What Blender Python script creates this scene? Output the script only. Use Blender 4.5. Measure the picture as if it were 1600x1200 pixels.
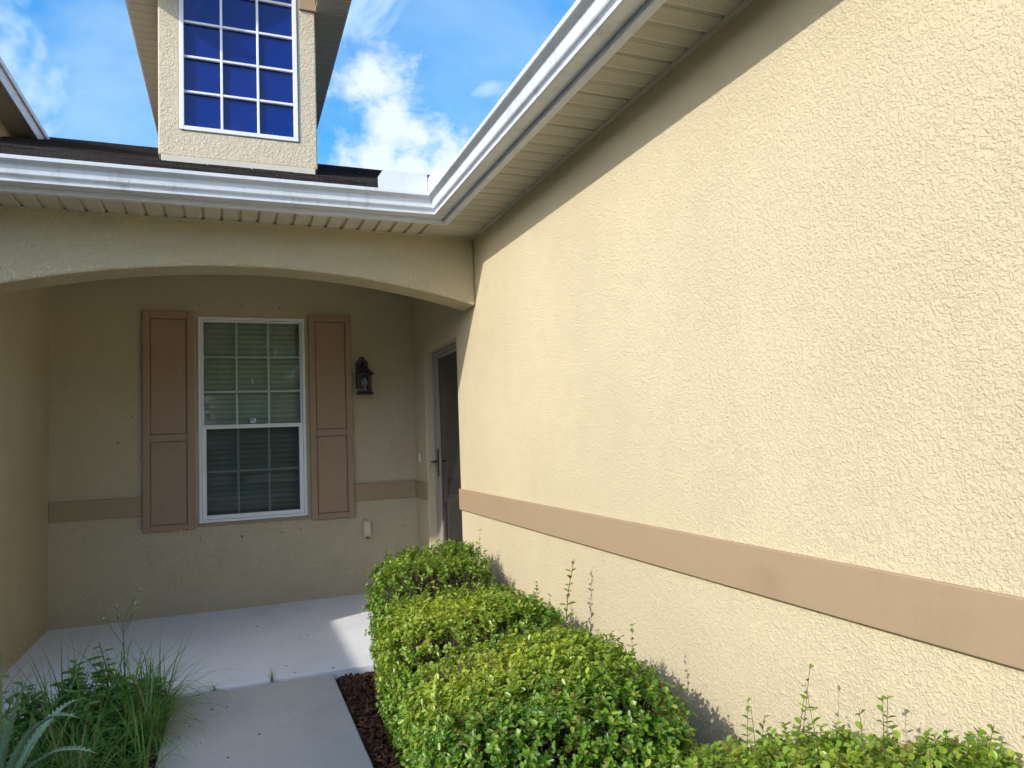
import bpy, bmesh, math, random
import numpy as np
from mathutils import Vector, Matrix

for o in list(bpy.data.objects): bpy.data.objects.remove(o, do_unlink=True)
S = bpy.context.scene
COL = S.collection
rnd = random.Random(11)

# ------------------------------------------------------------------ camera
RX, RY, RZ = 0.0701, -0.0385, -0.3755          # pitch, roll, yaw
CAM = Vector((-1.5787, 0.0, 1.3628))
right = Vector((math.cos(RZ), math.sin(RZ), 0))
fwd = Vector((-math.sin(RZ)*math.cos(RX), math.cos(RZ)*math.cos(RX), math.sin(RX)))
up = right.cross(fwd)
r2 = right*math.cos(RY) + up*math.sin(RY)
u2 = up*math.cos(RY) - right*math.sin(RY)
cd = bpy.data.cameras.new('camera')
cam = bpy.data.objects.new('camera', cd); COL.objects.link(cam)
m = Matrix((r2, u2, -fwd)).transposed().to_4x4(); m.translation = CAM
cam.matrix_world = m
cd.sensor_width = 36; cd.lens = 36*1111.28/1600; cd.clip_start = 0.05; cd.clip_end = 2000
S.camera = cam
S.render.resolution_x = 1024; S.render.resolution_y = 768

# ------------------------------------------------------------------ sun and sky
SUN = Vector((1, 0.51, -0.63)).normalized()     # direction the light travels
elev = math.asin(-SUN.z)
sl = bpy.data.lights.new('sun', 'SUN'); sl.energy = 2.0; sl.angle = math.radians(0.53); sl.color = (1.0, 0.95, 0.87)
so = bpy.data.objects.new('sun', sl); COL.objects.link(so)
so.rotation_euler = SUN.to_track_quat('-Z', 'Y').to_euler(); so.location = (-20, -10, 14)

W = bpy.data.worlds.new('World'); S.world = W; W.use_nodes = True
nt = W.node_tree; N = nt.nodes; L = nt.links
for n in list(N): N.remove(n)
wo = N.new('ShaderNodeOutputWorld'); bg = N.new('ShaderNodeBackground'); L.new(bg.outputs[0], wo.inputs[0])
sky = N.new('ShaderNodeTexSky'); sky.sky_type = 'NISHITA'; sky.sun_disc = False
sky.sun_elevation = elev; sky.sun_rotation = math.atan2(-SUN.x, -SUN.y)
sky.air_density = 1.2; sky.dust_density = 2.0; sky.ozone_density = 4.0; sky.altitude = 0
bg.inputs[1].default_value = 0.15
W.cycles.sampling_method = 'MANUAL'; W.cycles.sample_map_resolution = 512
def wm(op, a, b=None, c=None, clamp=False):
    n = N.new('ShaderNodeMath'); n.operation = op; n.use_clamp = clamp
    for i, v in enumerate((a, b, c)):
        if v is None: continue
        if isinstance(v, (int, float)): n.inputs[i].default_value = v
        else: L.new(v, n.inputs[i])
    return n.outputs[0]
def wsm(v, lo, hi):
    n = N.new('ShaderNodeMapRange'); n.interpolation_type = 'SMOOTHSTEP'
    L.new(v, n.inputs[0]); n.inputs[1].default_value = lo; n.inputs[2].default_value = hi
    return n.outputs[0]
tcw = N.new('ShaderNodeTexCoord')
def wnoise(scale, detail, rough, dist, off=(0, 0, 0)):
    mp = N.new('ShaderNodeMapping'); L.new(tcw.outputs['Generated'], mp.inputs[0]); mp.inputs['Location'].default_value = off
    mp.inputs['Scale'].default_value = (1, 1, 1.3)
    n = N.new('ShaderNodeTexNoise'); L.new(mp.outputs[0], n.inputs['Vector'])
    n.inputs['Scale'].default_value = scale; n.inputs['Detail'].default_value = detail
    n.inputs['Roughness'].default_value = rough; n.inputs['Distortion'].default_value = dist
    return n.outputs['Fac']
def pxdir(u, v):
    d = fwd + r2*((u-800)/1111.28) + u2*((600-v)/1111.28)
    return d.normalized()
def wlobe(u, v, rad):
    n = N.new('ShaderNodeVectorMath'); n.operation = 'DISTANCE'
    L.new(tcw.outputs['Generated'], n.inputs[0]); n.inputs[1].default_value = pxdir(u, v)
    return wm('SUBTRACT', 1.0, wm('DIVIDE', n.outputs['Value'], rad), clamp=True)
# a towering cumulus: a few lobes whose edge is broken up by noise
lob = None
for (u, v, rad) in [(584, 125, .085), (612, 185, .085), (655, 215, .085), (700, 262, .09), (585, 255, .085), (645, 275, .09)]:
    l = wlobe(u, v, rad); lob = l if lob is None else wm('MAXIMUM', lob, l)
puff = wm('ADD', lob, wm('MULTIPLY', wm('SUBTRACT', wnoise(12, 6, .62, .15), .5), 1.9))
cum = wsm(puff, .22, .95)
far = wm('MULTIPLY', wsm(wnoise(4.2, 5, .6, .5, (1, 15, 3)), .42, .58), .95)  # extra cloud cover, spread across the sky to brighten the shade
haze_c = wm('MULTIPLY', wsm(wnoise(2.6, 4, .55, .6, (8, 1, 6)), .36, .70), .62)
cl = wm('MAXIMUM', wm('MAXIMUM', wm('MULTIPLY', cum, .9), far), haze_c)
shade = wsm(wm('ADD', wm('MULTIPLY', wnoise(9, 3, .6, .2, (4, 1, 0)), .6), wm('MULTIPLY', puff, .55)), .35, .75)
cc = N.new('ShaderNodeMix'); cc.data_type = 'RGBA'; L.new(shade, cc.inputs[0])
cc.inputs[6].default_value = (1.9, 2.7, 3.4, 1); cc.inputs[7].default_value = (3.15, 3.45, 3.6, 1)
mixw = N.new('ShaderNodeMix'); mixw.data_type = 'RGBA'; mixw.blend_type = 'LIGHTEN'
hsv = N.new('ShaderNodeHueSaturation'); hsv.inputs['Saturation'].default_value = 1.42; L.new(sky.outputs[0], hsv.inputs['Color'])
L.new(cl, mixw.inputs[0]); L.new(hsv.outputs[0], mixw.inputs[6]); L.new(cc.outputs[2], mixw.inputs[7])
L.new(mixw.outputs[2], bg.inputs[0])

S.cycles.use_adaptive_sampling = True; S.cycles.adaptive_threshold = 0.02; S.cycles.max_bounces = 6; S.cycles.diffuse_bounces = 4; S.cycles.glossy_bounces = 3; S.cycles.transmission_bounces = 3; S.cycles.transparent_max_bounces = 12
S.view_settings.view_transform = 'Standard'; S.view_settings.look = 'None'
S.view_settings.exposure = 1.06; S.view_settings.gamma = 1.0
S.view_settings.use_curve_mapping = False

# ------------------------------------------------------------------ material helpers
class NT:
    def __init__(s, name):
        s.m = bpy.data.materials.new(name); s.m.use_nodes = True
        s.n = s.m.node_tree.nodes; s.l = s.m.node_tree.links
        s.b = s.n['Principled BSDF']; s.tc = s.n.new('ShaderNodeTexCoord')
    def noise(s, scale, detail=3, rough=.5, dist=0, vec=None, stretch=None):
        n = s.n.new('ShaderNodeTexNoise'); v = vec or s.tc.outputs['Object']
        if stretch:
            mp = s.n.new('ShaderNodeMapping'); s.l.new(v, mp.inputs[0]); mp.inputs['Scale'].default_value = stretch; v = mp.outputs[0]
        s.l.new(v, n.inputs['Vector'])
        n.inputs['Scale'].default_value = scale; n.inputs['Detail'].default_value = detail
        n.inputs['Roughness'].default_value = rough; n.inputs['Distortion'].default_value = dist
        return n.outputs['Fac']
    def rng(s, v, a, b, c=0, d=1, smooth=True):
        n = s.n.new('ShaderNodeMapRange'); n.interpolation_type = 'SMOOTHSTEP' if smooth else 'LINEAR'
        s.l.new(v, n.inputs[0])
        for i, q in enumerate((a, b, c, d)): n.inputs[i+1].default_value = q
        return n.outputs[0]
    def math(s, op, a, b=None):
        n = s.n.new('ShaderNodeMath'); n.operation = op
        for i, v in enumerate((a, b)):
            if v is None: continue
            if isinstance(v, (int, float)): n.inputs[i].default_value = v
            else: s.l.new(v, n.inputs[i])
        return n.outputs[0]
    def mix(s, f, a, b):
        n = s.n.new('ShaderNodeMix'); n.data_type = 'RGBA'
        for i, v in ((0, f), (6, a), (7, b)):
            if isinstance(v, (int, float)): n.inputs[i].default_value = v
            elif isinstance(v, tuple): n.inputs[i].default_value = (*v, 1)[:4]
            else: s.l.new(v, n.inputs[i])
        return n.outputs[2]
    def color(s, v):
        if isinstance(v, tuple): s.b.inputs['Base Color'].default_value = (*v, 1)
        else: s.l.new(v, s.b.inputs['Base Color'])
    def bump(s, h, strength, dist):
        n = s.n.new('ShaderNodeBump'); s.l.new(h, n.inputs['Height']); n.inputs['Strength'].default_value = strength
        n.inputs['Distance'].default_value = dist; s.l.new(n.outputs[0], s.b.inputs['Normal'])
    def rough(s, v, spec=.5):
        s.b.inputs['Roughness'].default_value = v; s.b.inputs['Specular IOR Level'].default_value = spec
def tone(c, k): return tuple(x*k for x in c)

def stucco(name, col, strength=.8, dist=.006, scale=34, fine=True):
    t = NT(name)
    a = t.rng(t.noise(scale, 3, .5, 1.0), .43, .60)
    b = t.rng(t.noise(scale*.7, 2, .5, 1.2), .50, .62)
    f = t.noise(scale*4.5, 3, .6)
    h = t.math('ADD', t.math('ADD', t.math('MULTIPLY', a, .6), t.math('MULTIPLY', b, .5)), t.math('MULTIPLY', f, .26))
    t.bump(h, strength, dist)
    v = t.noise(.9, 4, .6)
    c = t.mix(t.rng(v, .3, .7), tone(col, .94), tone(col, 1.04))
    st = t.rng(t.noise(2.2, 5, .65, .3, stretch=(1.5, 1.5, .35)), .58, .80, 0, .30)
    c = t.mix(st, c, tone(col, .74))
    c = t.mix(t.rng(t.noise(7, 4, .6), .35, .70, 0, .35), c, tone(col, .92))
    sz = t.n.new('ShaderNodeSeparateXYZ'); t.l.new(t.tc.outputs['Object'], sz.inputs[0])
    near = t.rng(t.math('ADD', sz.outputs[2], t.math('MULTIPLY', t.noise(5, 5, .7), .5)), .20, .62, .22, 0)
    c = t.mix(t.math('MULTIPLY', near, t.rng(t.noise(45, 4, .7), .35, .65)), c, (.30, .23, .16))
    t.color(c); t.rough(.85, .25)
    return t.m
def painted(name, col, rough=.5, grime=.15, spec=.4, bumps=.0):
    t = NT(name)
    g = t.rng(t.noise(3.5, 6, .65, .4), .5, .78, 0, grime)
    c = t.mix(g, col, tone(col, .45)); c = t.mix(t.rng(t.noise(40, 2), .3, .7, 0, .12), c, tone(col, .8))
    t.color(c); t.rough(rough, spec)
    if bumps: t.bump(t.noise(160, 3), bumps, .002)
    return t.m

WALL = (.595, .512, .338)
M = {}
M['stucco'] = stucco('stucco_wall', WALL, .62, .0045, 84)
M['stucco_fine'] = stucco('stucco_wall_fine', WALL, .95, .006, 66)
M['trim'] = painted('taupe_trim_paint', (.35, .258, .160), .7, .22, .25, .25)
M['shutter'] = painted('taupe_shutter_paint', (.35, .235, .15), .55, .2, .35, .08)
M['gutter'] = painted('gutter_enamel', (.64, .69, .76), .34, .30, .5)
M['fascia'] = painted('fascia_enamel', (.70, .72, .78), .4, .2)
def streaky(name, col):
    t = NT(name)
    d = t.rng(t.noise(9, 5, .65, .2, stretch=(1, 1, .18)), .50, .74, 0, .38)
    c = t.mix(d, col, (.24, .21, .18)); c = t.mix(t.rng(t.noise(1.3, 4, .6), .4, .75, 0, .22), c, tone(col, .62))
    c = t.mix(t.rng(t.noise(70, 3, .7), .62, .74, 0, .5), c, (.20, .18, .15))
    t.color(c); t.rough(.36, .5); t.bump(t.noise(5, 2), .10, .01); return t.m
M['gutter'] = streaky('gutter_enamel', (.66, .70, .76))
M['soffit_plain'] = painted('soffit_vinyl', (.60, .555, .46), .5, .25)
M['white'] = painted('white_vinyl', (.78, .79, .80), .35, .10)
M['grid'] = painted('window_grid', (.80, .82, .78), .4, .1)
M['black'] = painted('black_metal', (.018, .019, .022), .35, .1)
M['doorframe'] = painted('door_frame_grey', (.34, .29, .24), .4, .15)
M['bronze'] = painted('bronze_handle', (.06, .045, .035), .3, .1)
M['cream'] = painted('cream_plastic', (.60, .50, .36), .5, .1)
M['stain'] = painted('dark_anchor', (.10, .07, .045), .7, .3)
M['dormer_band'] = M['trim']
def soffit_perf():
    t = NT('soffit_vinyl_perforated')
    sx = t.n.new('ShaderNodeSeparateXYZ'); t.l.new(t.tc.outputs['Object'], sx.inputs[0])
    P = .0085
    fx = t.math('SUBTRACT', t.math('FRACT', t.math('DIVIDE', sx.outputs[0], P)), .5)
    fy = t.math('SUBTRACT', t.math('FRACT', t.math('DIVIDE', sx.outputs[1], P)), .5)
    r = t.math('SQRT', t.math('ADD', t.math('MULTIPLY', fx, fx), t.math('MULTIPLY', fy, fy)))
    hole = t.rng(r, .20, .30, 1, 0)
    # holes only on the flat bands of each 103 mm rib spacing
    fb = t.math('FRACT', t.math('DIVIDE', sx.outputs[1], .1033))
    band = t.math('MULTIPLY', t.rng(fb, .20, .22), t.rng(fb, .90, .92, 1, 0))
    col = (.60, .555, .46)
    g = t.rng(t.noise(4, 5, .6), .5, .8, 0, .25)
    t.color(t.mix(t.math('MULTIPLY', hole, band), t.mix(g, col, tone(col, .5)), (.05, .045, .035))); t.rough(.5, .4)
    return t.m
M['soffit'] = soffit_perf()
def shingle_mat():
    t = NT('asphalt_shingle')
    g = t.n.new('ShaderNodeObjectInfo')
    c = t.mix(t.noise(7, 4, .7), (.020, .018, .019), (.070, .060, .056))
    c = t.mix(t.rng(t.noise(300, 2), .4, .7, 0, .6), c, (.14, .115, .10))
    c2 = t.n.new('ShaderNodeHueSaturation'); t.l.new(c, c2.inputs['Color'])
    t.l.new(t.rng(g.outputs['Random'], 0, 1, .65, 1.35, False), c2.inputs['Value'])
    t.color(c2.outputs[0]); t.rough(.95, .2); t.bump(t.noise(400, 2), .5, .003)
    return t.m
M['shingle'] = shingle_mat()
def concrete(name, col, speck, grime):
    t = NT(name)
    c = t.mix(t.noise(1.6, 6, .65), tone(col, .88), tone(col, 1.08))
    c = t.mix(t.rng(t.noise(170, 2, .6), .56, .70, 0, speck), c, tone(col, .55))
    c = t.mix(t.rng(t.noise(120, 2, .6), .60, .72, 0, speck), c, tone(col, 1.35))
    c = t.mix(t.rng(t.noise(3.2, 7, .7, .5), .55, .75, 0, grime), c, tone(col, .6))
    c = t.mix(t.rng(t.noise(.8, 5, .7, 1.2), .50, .68, 0, grime*1.3), c, tone(col, .70))
    c = t.mix(t.rng(t.noise(14, 6, .75), .60, .80, 0, grime*1.5), c, (.16, .13, .10))
    t.color(c); t.rough(.8, .3)
    br = t.noise(60, 3, .6, stretch=(.06, 1, 1))
    t.bump(t.math('ADD', t.math('ADD', t.noise(150, 4, .6), br), t.math('MULTIPLY', t.noise(9, 4), .8)), .45, .004)
    return t.m
M['slab'] = concrete('painted_porch_concrete', (.76, .77, .79), .22, .24)
M['walk'] = concrete('broom_concrete', (.47, .445, .42), .65, .34)
def soil(name, a, b):
    t = NT(name); t.color(t.mix(t.rng(t.noise(30, 6, .7), .35, .65), a, b)); t.rough(.95, .1); t.bump(t.noise(60, 6, .7), 1, .02)
    return t.m
M['soil'] = soil('dark_soil', (.022, .014, .010), (.06, .036, .024))
M['lawn'] = soil('lawn', (.035, .06, .018), (.07, .10, .03))
def chip_mat():
    t = NT('bark_chip'); g = t.n.new('ShaderNodeNewGeometry')
    c = t.mix(g.outputs['Random Per Island'], (.055, .022, .014), (.20, .095, .06))
    c = t.mix(t.rng(t.noise(120, 3, .6, stretch=(1, 1, 1)), .3, .7, 0, .5), c, (.03, .015, .01))
    t.color(c); t.rough(.9, .2); return t.m
M['chip'] = chip_mat()
def leaf_mat(name, stops, trans=.35, rough=.38, yellow=None):
    t = NT(name); g = t.n.new('ShaderNodeNewGeometry')
    r = t.n.new('ShaderNodeValToRGB'); t.l.new(g.outputs['Random Per Island'], r.inputs[0])
    el = r.color_ramp.elements
    while len(el) < len(stops): el.new(.5)
    for e, (p, c) in zip(el, stops): e.position = p; e.color = (*c, 1)
    c = r.outputs[0]
    if yellow:
        at = t.n.new('ShaderNodeAttribute'); at.attribute_name = 'tint'
        sp = t.n.new('ShaderNodeSeparateXYZ'); t.l.new(at.outputs['Vector'], sp.inputs[0])
        c = t.mix(sp.outputs[0], c, yellow)
        c = t.mix(sp.outputs[1], c, (.12, .045, .025))
    t.color(c); t.rough(rough, .5)
    tr = t.n.new('ShaderNodeBsdfTranslucent'); hs = t.n.new('ShaderNodeHueSaturation'); t.l.new(c, hs.inputs['Color'])
    hs.inputs['Value'].default_value = 1.6; hs.inputs['Saturation'].default_value = 1.1; t.l.new(hs.outputs[0], tr.inputs[0])
    ms = t.n.new('ShaderNodeMixShader'); ms.inputs[0].default_value = trans
    t.l.new(t.b.outputs[0], ms.inputs[1]); t.l.new(tr.outputs[0], ms.inputs[2])
    t.l.new(ms.outputs[0], t.n['Material Output'].inputs[0])
    return t.m
M['leaf'] = leaf_mat('shrub_leaf', [(0, (.035, .11, .014)), (.35, (.085, .22, .022)), (.75, (.17, .32, .03)), (.93, (.26, .38, .05)), (1, (.24, .15, .06))], .36, .32, (.45, .50, .06))
M['grass'] = leaf_mat('grass_blade', [(0, (.06, .16, .03)), (.5, (.12, .27, .055)), (.82, (.20, .33, .07)), (.9, (.34, .30, .14)), (1, (.30, .22, .11))], .35, .45)
M['weed'] = leaf_mat('weed_leaf', [(0, (.05, .14, .03)), (.6, (.11, .24, .05)), (1, (.19, .32, .07))], .3, .45)
M['tree'] = leaf_mat('tree_leaf', [(0, (.020, .045, .012)), (1, (.055, .09, .022))], .3, .5)
M['cover'] = leaf_mat('ground_cover_leaf', [(0, (.05, .08, .015)), (.7, (.09, .12, .02)), (1, (.15, .16, .03))], .3, .45)
def agave_mat():
    t = NT('agave_leaf'); c = t.mix(t.noise(9, 4, .6), (.14, .27, .15), (.26, .41, .24)); t.color(c); t.rough(.5, .4)
    t.bump(t.noise(60, 3, stretch=(1, 1, .2)), .15, .003); return t.m
M['agave'] = agave_mat()
def plain(name, col, rough=.7, spec=.3):
    t = NT(name); t.color(t.mix(t.noise(25, 4), tone(col, .75), tone(col, 1.2))); t.rough(rough, spec); return t.m
M['agave_tooth'] = plain('agave_margin', (.42, .44, .33))
M['twig'] = plain('twig_bark', (.15, .105, .085), .9)
M['newtwig'] = plain('red_twig', (.17, .07, .04), .8)
M['bark'] = plain('tree_bark', (.10, .075, .055), .95)
M['stem'] = plain('green_stem', (.08, .13, .04), .6)
M['seed'] = plain('seed_head', (.30, .29, .17), .8)
M['blind'] = painted('blind_slat', (.56, .60, .53), .5, .08)
M['room'] = painted('room_paint', (.25, .25, .24), .8, .05)
M['ceiling'] = painted('porch_ceiling', (.80, .79, .75), .8, .1)
M['paper'] = plain('label_paper', (.72, .75, .78), .5)
M['ink'] = plain('label_ink', (.10, .16, .30), .5)
M['bulb'] = plain('lamp_bulb', (.6, .6, .58), .2)
def glass(name, tint, refl, base=None):
    t = NT(name); n = t.n; l = t.l
    tr = n.new('ShaderNodeBsdfTransparent'); tr.inputs[0].default_value = (*tint, 1)
    gl = n.new('ShaderNodeBsdfGlossy'); gl.inputs['Roughness'].default_value = .01
    fr = n.new('ShaderNodeFresnel'); fr.inputs[0].default_value = refl
    nz = n.new('ShaderNodeBump'); l.new(t.noise(3.0, 2), nz.inputs['Height']); nz.inputs['Strength'].default_value = .05; nz.inputs['Distance'].default_value = .02
    l.new(nz.outputs[0], gl.inputs['Normal'])
    ms = n.new('ShaderNodeMixShader'); l.new(fr.outputs[0], ms.inputs[0]); l.new(tr.outputs[0], ms.inputs[1]); l.new(gl.outputs[0], ms.inputs[2])
    l.new(ms.outputs[0], n['Material Output'].inputs[0]); return t.m
M['glass'] = glass('window_glass', (.88, .95, .90), 1.6)
M['lampglass'] = glass('lamp_glass', (.75, .78, .80), 1.6)
def navy():
    t = NT('sky_reflection_pane'); t.color((.003, .016, .165)); t.rough(.02, .55)  # navy of the reflected sky put into the base colour
    t.bump(t.noise(3.0, 3), .25, .02); return t.m
M['navy'] = navy()
def doorglass():
    t = NT('dark_door_glass'); t.color((.020, .017, .018)); t.rough(.06, .5); return t.m
M['doorglass'] = doorglass()
def screen():
    t = NT('insect_screen'); n = t.n
    tr = n.new('ShaderNodeBsdfTransparent'); tr.inputs[0].default_value = (1, 1, 1, 1)
    df = n.new('ShaderNodeBsdfDiffuse'); df.inputs[0].default_value = (.022, .026, .032, 1)
    ms = n.new('ShaderNodeMixShader'); ms.inputs[0].default_value = .42
    t.l.new(tr.outputs[0], ms.inputs[1]); t.l.new(df.outputs[0], ms.inputs[2]); t.l.new(ms.outputs[0], n['Material Output'].inputs[0]); return t.m
M['screen'] = screen()

# ------------------------------------------------------------------ object helpers
def link(name, me, mat, parent=None, loc=None, **kw):
    o = bpy.data.objects.new(name, me); COL.objects.link(o)
    if mat is not None and not me.materials: me.materials.append(mat)
    if parent is not None: o.parent = parent
    if loc is not None: o.location = loc
    for k, v in kw.items(): o[k] = v
    return o
def mesh(name, v, f, smooth=False):
    me = bpy.data.meshes.new(name); me.from_pydata([tuple(q) for q in v], [], f); me.update()
    if smooth: me.shade_smooth()
    return me
def empty(name, loc=(0, 0, 0), parent=None, **kw):
    o = bpy.data.objects.new(name, None); COL.objects.link(o); o.location = loc; o.empty_display_size = .1
    if parent is not None: o.parent = parent
    for k, v in kw.items(): o[k] = v
    return o
class MB:
    def __init__(s): s.v = []; s.f = []
    def add(s, v, f):
        n = len(s.v); s.v += [tuple(q) for q in v]; s.f += [tuple(i+n for i in q) for q in f]; return s
    def box(s, x0, x1, y0, y1, z0, z1):
        v = [(x, y, z) for z in (z0, z1) for y in (y0, y1) for x in (x0, x1)]
        return s.add(v, [(0, 2, 3, 1), (4, 5, 7, 6), (0, 1, 5, 4), (2, 6, 7, 3), (0, 4, 6, 2), (1, 3, 7, 5)])
    def tube(s, pts, rads, n=6, cap=True):
        pts = [Vector(q) for q in pts]; ring = []
        for i, q in enumerate(pts):
            d = (pts[min(i+1, len(pts)-1)] - pts[max(i-1, 0)]).normalized()
            a = d.orthogonal().normalized(); b = d.cross(a)
            ring.append([q + (a*math.cos(k*2*math.pi/n) + b*math.sin(k*2*math.pi/n))*rads[i] for k in range(n)])
        v = [q for r in ring for q in r]; f = []
        for i in range(len(pts)-1):
            # align rings to avoid twist
            best = min(range(n), key=lambda sh: (v[(i+1)*n+sh]-v[i*n]).length)
            rr = v[(i+1)*n:(i+2)*n]; v[(i+1)*n:(i+2)*n] = rr[best:]+rr[:best]
            for k in range(n): f.append((i*n+k, i*n+(k+1) % n, (i+1)*n+(k+1) % n, (i+1)*n+k))
        if cap: f += [tuple(range(n))[::-1], tuple((len(pts)-1)*n+k for k in range(n))]
        return s.add(v, f)
    def lathe(s, c, prof, n=16):
        v = []; f = []
        for (r, z) in prof: v += [(c[0]+r*math.cos(k*2*math.pi/n), c[1]+r*math.sin(k*2*math.pi/n), c[2]+z) for k in range(n)]
        for i in range(len(prof)-1):
            for k in range(n): f.append((i*n+k, i*n+(k+1) % n, (i+1)*n+(k+1) % n, (i+1)*n+k))
        f += [tuple(range(n))[::-1], tuple((len(prof)-1)*n+k for k in range(n))]
        return s.add(v, f)
    def obj(s, name, mat, parent=None, smooth=False, bevel=0, seg=2, **kw):
        o = link(name, mesh(name, s.v, s.f, smooth), mat, parent, **kw)
        if bevel:
            b = o.modifiers.new('bevel', 'BEVEL'); b.width = bevel; b.segments = seg; b.limit_method = 'ANGLE'; b.angle_limit = math.radians(45)
        return o
def B(*a): return MB().box(*a)
def cellwall(us, vs, solid, t0, t1, mp):
    """slab of cells; faces only where a solid cell meets an empty one"""
    idx = {}; v = []; f = []
    def P(i, j, t):
        k = (i, j, t)
        if k not in idx: idx[k] = len(v); v.append(mp(us[i], vs[j], t1 if t else t0))
        return idx[k]
    nu, nv = len(us)-1, len(vs)-1
    s = lambda i, j: 0 <= i < nu and 0 <= j < nv and solid(i, j)
    for i in range(nu):
        for j in range(nv):
            if not s(i, j): continue
            for t in (0, 1): f.append((P(i, j, t), P(i+1, j, t), P(i+1, j+1, t), P(i, j+1, t)))
            if not s(i-1, j): f.append((P(i, j, 0), P(i, j, 1), P(i, j+1, 1), P(i, j+1, 0)))
            if not s(i+1, j): f.append((P(i+1, j, 0), P(i+1, j, 1), P(i+1, j+1, 1), P(i+1, j+1, 0)))
            if not s(i, j-1): f.append((P(i, j, 0), P(i, j, 1), P(i+1, j, 1), P(i+1, j, 0)))
            if not s(i, j+1): f.append((P(i, j+1, 0), P(i, j+1, 1), P(i+1, j+1, 1), P(i+1, j+1, 0)))
    me = mesh('w', v, f); bm = bmesh.new(); bm.from_mesh(me); bmesh.ops.recalc_face_normals(bm, faces=bm.faces); bm.to_mesh(me); bm.free()
    return me

# ------------------------------------------------------------------ dimensions (metres; right wall is x = 0, porch slab top z = 0)
YA, YB, XL, ZS = 4.632, 6.490, -2.915, 2.736
ZT0, ZT1 = .8178, .9715
YD0, YD1, ZD = 5.132, 6.099, 2.110
GZ = -.075                                       # bed level

# ------------------------------------------------------------------ setting: ground, beds, walk, slab
link('ground', mesh('ground', [(-300, -300, -.13), (300, -300, -.13), (300, 300, -.13), (-300, 300, -.13)], [(0, 1, 2, 3)]), M['lawn'], kind='structure')
def bed(name, x0, x1, y0, y1):
    nx, ny = int((x1-x0)/.06), int((y1-y0)/.06); v = []; f = []; r = random.Random(3)
    for j in range(ny+1):
        for i in range(nx+1):
            v.append((x0+(x1-x0)*i/nx, y0+(y1-y0)*j/ny, GZ + r.uniform(-.012, .012)))
    for j in range(ny):
        for i in range(nx): a = j*(nx+1)+i; f.append((a, a+1, a+nx+2, a+nx+1))
    link(name, mesh(name, v, f, True), M['soil'], kind='structure')
bed('planting_bed', -1.06, -.005, -2.0, 4.45)
bed('planting_bed', -5.4, -1.89, 1.0, 4.45)
B(-1.908, -1.040, 1.2, 4.447, -.16, -.012).obj('walkway', M['walk'], bevel=.008, kind='structure')
B(-1.908, -1.040, -6.0, 1.192, -.16, -.012).obj('walkway', M['walk'], bevel=.008, kind='structure')
B(XL-.3, .08, 4.458, YB+.001, -.16, 0).obj('porch_floor', M['slab'], bevel=.005, kind='structure')

B(-5.3, 6.5, -13.0, -4.6, -.16, -.09).obj('unseen_driveway', M['walk'], kind='structure')  # out of view, added so sunlit concrete bounces light into the shade
B(-60, 60, -24.0, -16.5, -.16, -.10).obj('street', M['walk'], kind='structure')
# ------------------------------------------------------------------ the house
house = empty('house', (0, 6.5, 0), label='tan stucco house with arched porch, dormer, white gutters and taupe trim', category='house')
def hp(mb, name, mat, parent=None, **kw):       # part built in world coordinates under the house
    return fix(mb.obj(name, mat, parent or house, **kw))
def fix(o):
    # children keep world-coordinate meshes: undo the parent's offset
    o.matrix_parent_inverse = Matrix.Translation(-HOUSE_AT) if o.parent == house else Matrix.Identity(4)
    return o
HOUSE_AT = Vector((0, 6.5, 0))
def hempty(name, **kw):                          # empty part at the world origin under the house
    return fix(empty(name, (0, 0, 0), house, **kw))
def hl(name, me, mat, parent=None, **kw): return fix(link(name, me, mat, parent or house, **kw))

# walls
def bev(o, w=.012):
    b = o.modifiers.new('bevel', 'BEVEL'); b.width = w; b.segments = 2; b.limit_method = 'ANGLE'; b.angle_limit = math.radians(45); return o
us = [-4.0, YD0, YD1, YB+.2]; vs = [-.16, ZD, ZS+.15]
bev(hl('side_wall', cellwall(us, vs, lambda i, j: not (i == 1 and j == 0), 0, .2, lambda u, v, t: (t, u, v)), M['stucco'], label='long sunlit stucco wall with a taupe band'))
WX0, WX1, WZ0, WZ1 = -1.846, -.981, .722, 2.452
us = [XL-.2, WX0, WX1, -.001]; vs = [-.16, WZ0, WZ1, ZS+.15]
hl('porch_back_wall', cellwall(us, vs, lambda i, j: not (i == 1 and j == 1), YB, YB+.2, lambda u, v, t: (u, t, v)), M['stucco_fine'], label='shaded stucco wall at the back of the porch')
hp(B(XL-.2, XL, YA+.252, YB-.001, -.16, ZS+.15), 'porch_side_wall', M['stucco_fine'])
# arched front wall
ZSP, RISE, TH = 2.259, .20, .25
half = -XL/2; cx = XL/2; Rr = (half*half+RISE*RISE)/(2*RISE); zc = ZSP+RISE-Rr
xs = [XL + (-.001-XL)*i/48 for i in range(49)]
prof = [(x, zc+math.sqrt(max(0, Rr*Rr-(x-cx)**2))) for x in xs]
poly = [(-5.94, -.16), (XL, -.16)] + prof + [(-.001, ZS+.15), (-5.94, ZS+.15)]
v = []; f = []
low = [(-5.94, -.16), (XL, -.16)] + prof
n = len(low)
for y in (YA, YA+TH):
    v += [(x, y, z) for x, z in low]; v += [(x, y, ZS+.15) for x, z in low]
for i in range(n-1):
    if i == 1: continue   # vertical jump from pier foot to springing
    for o_ in (0, 2*n): f.append((o_+i, o_+i+1, o_+n+i+1, o_+n+i))
    f.append((i, i+1, 2*n+i+1, 2*n+i)); f.append((n+i, n+i+1, 3*n+i+1, 3*n+i))
f.append((1, 2, 2*n+2, 2*n+1))
f += [(0, n, 3*n, 2*n), (n-1, 2*n-1, 4*n-1, 3*n-1)]
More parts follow.
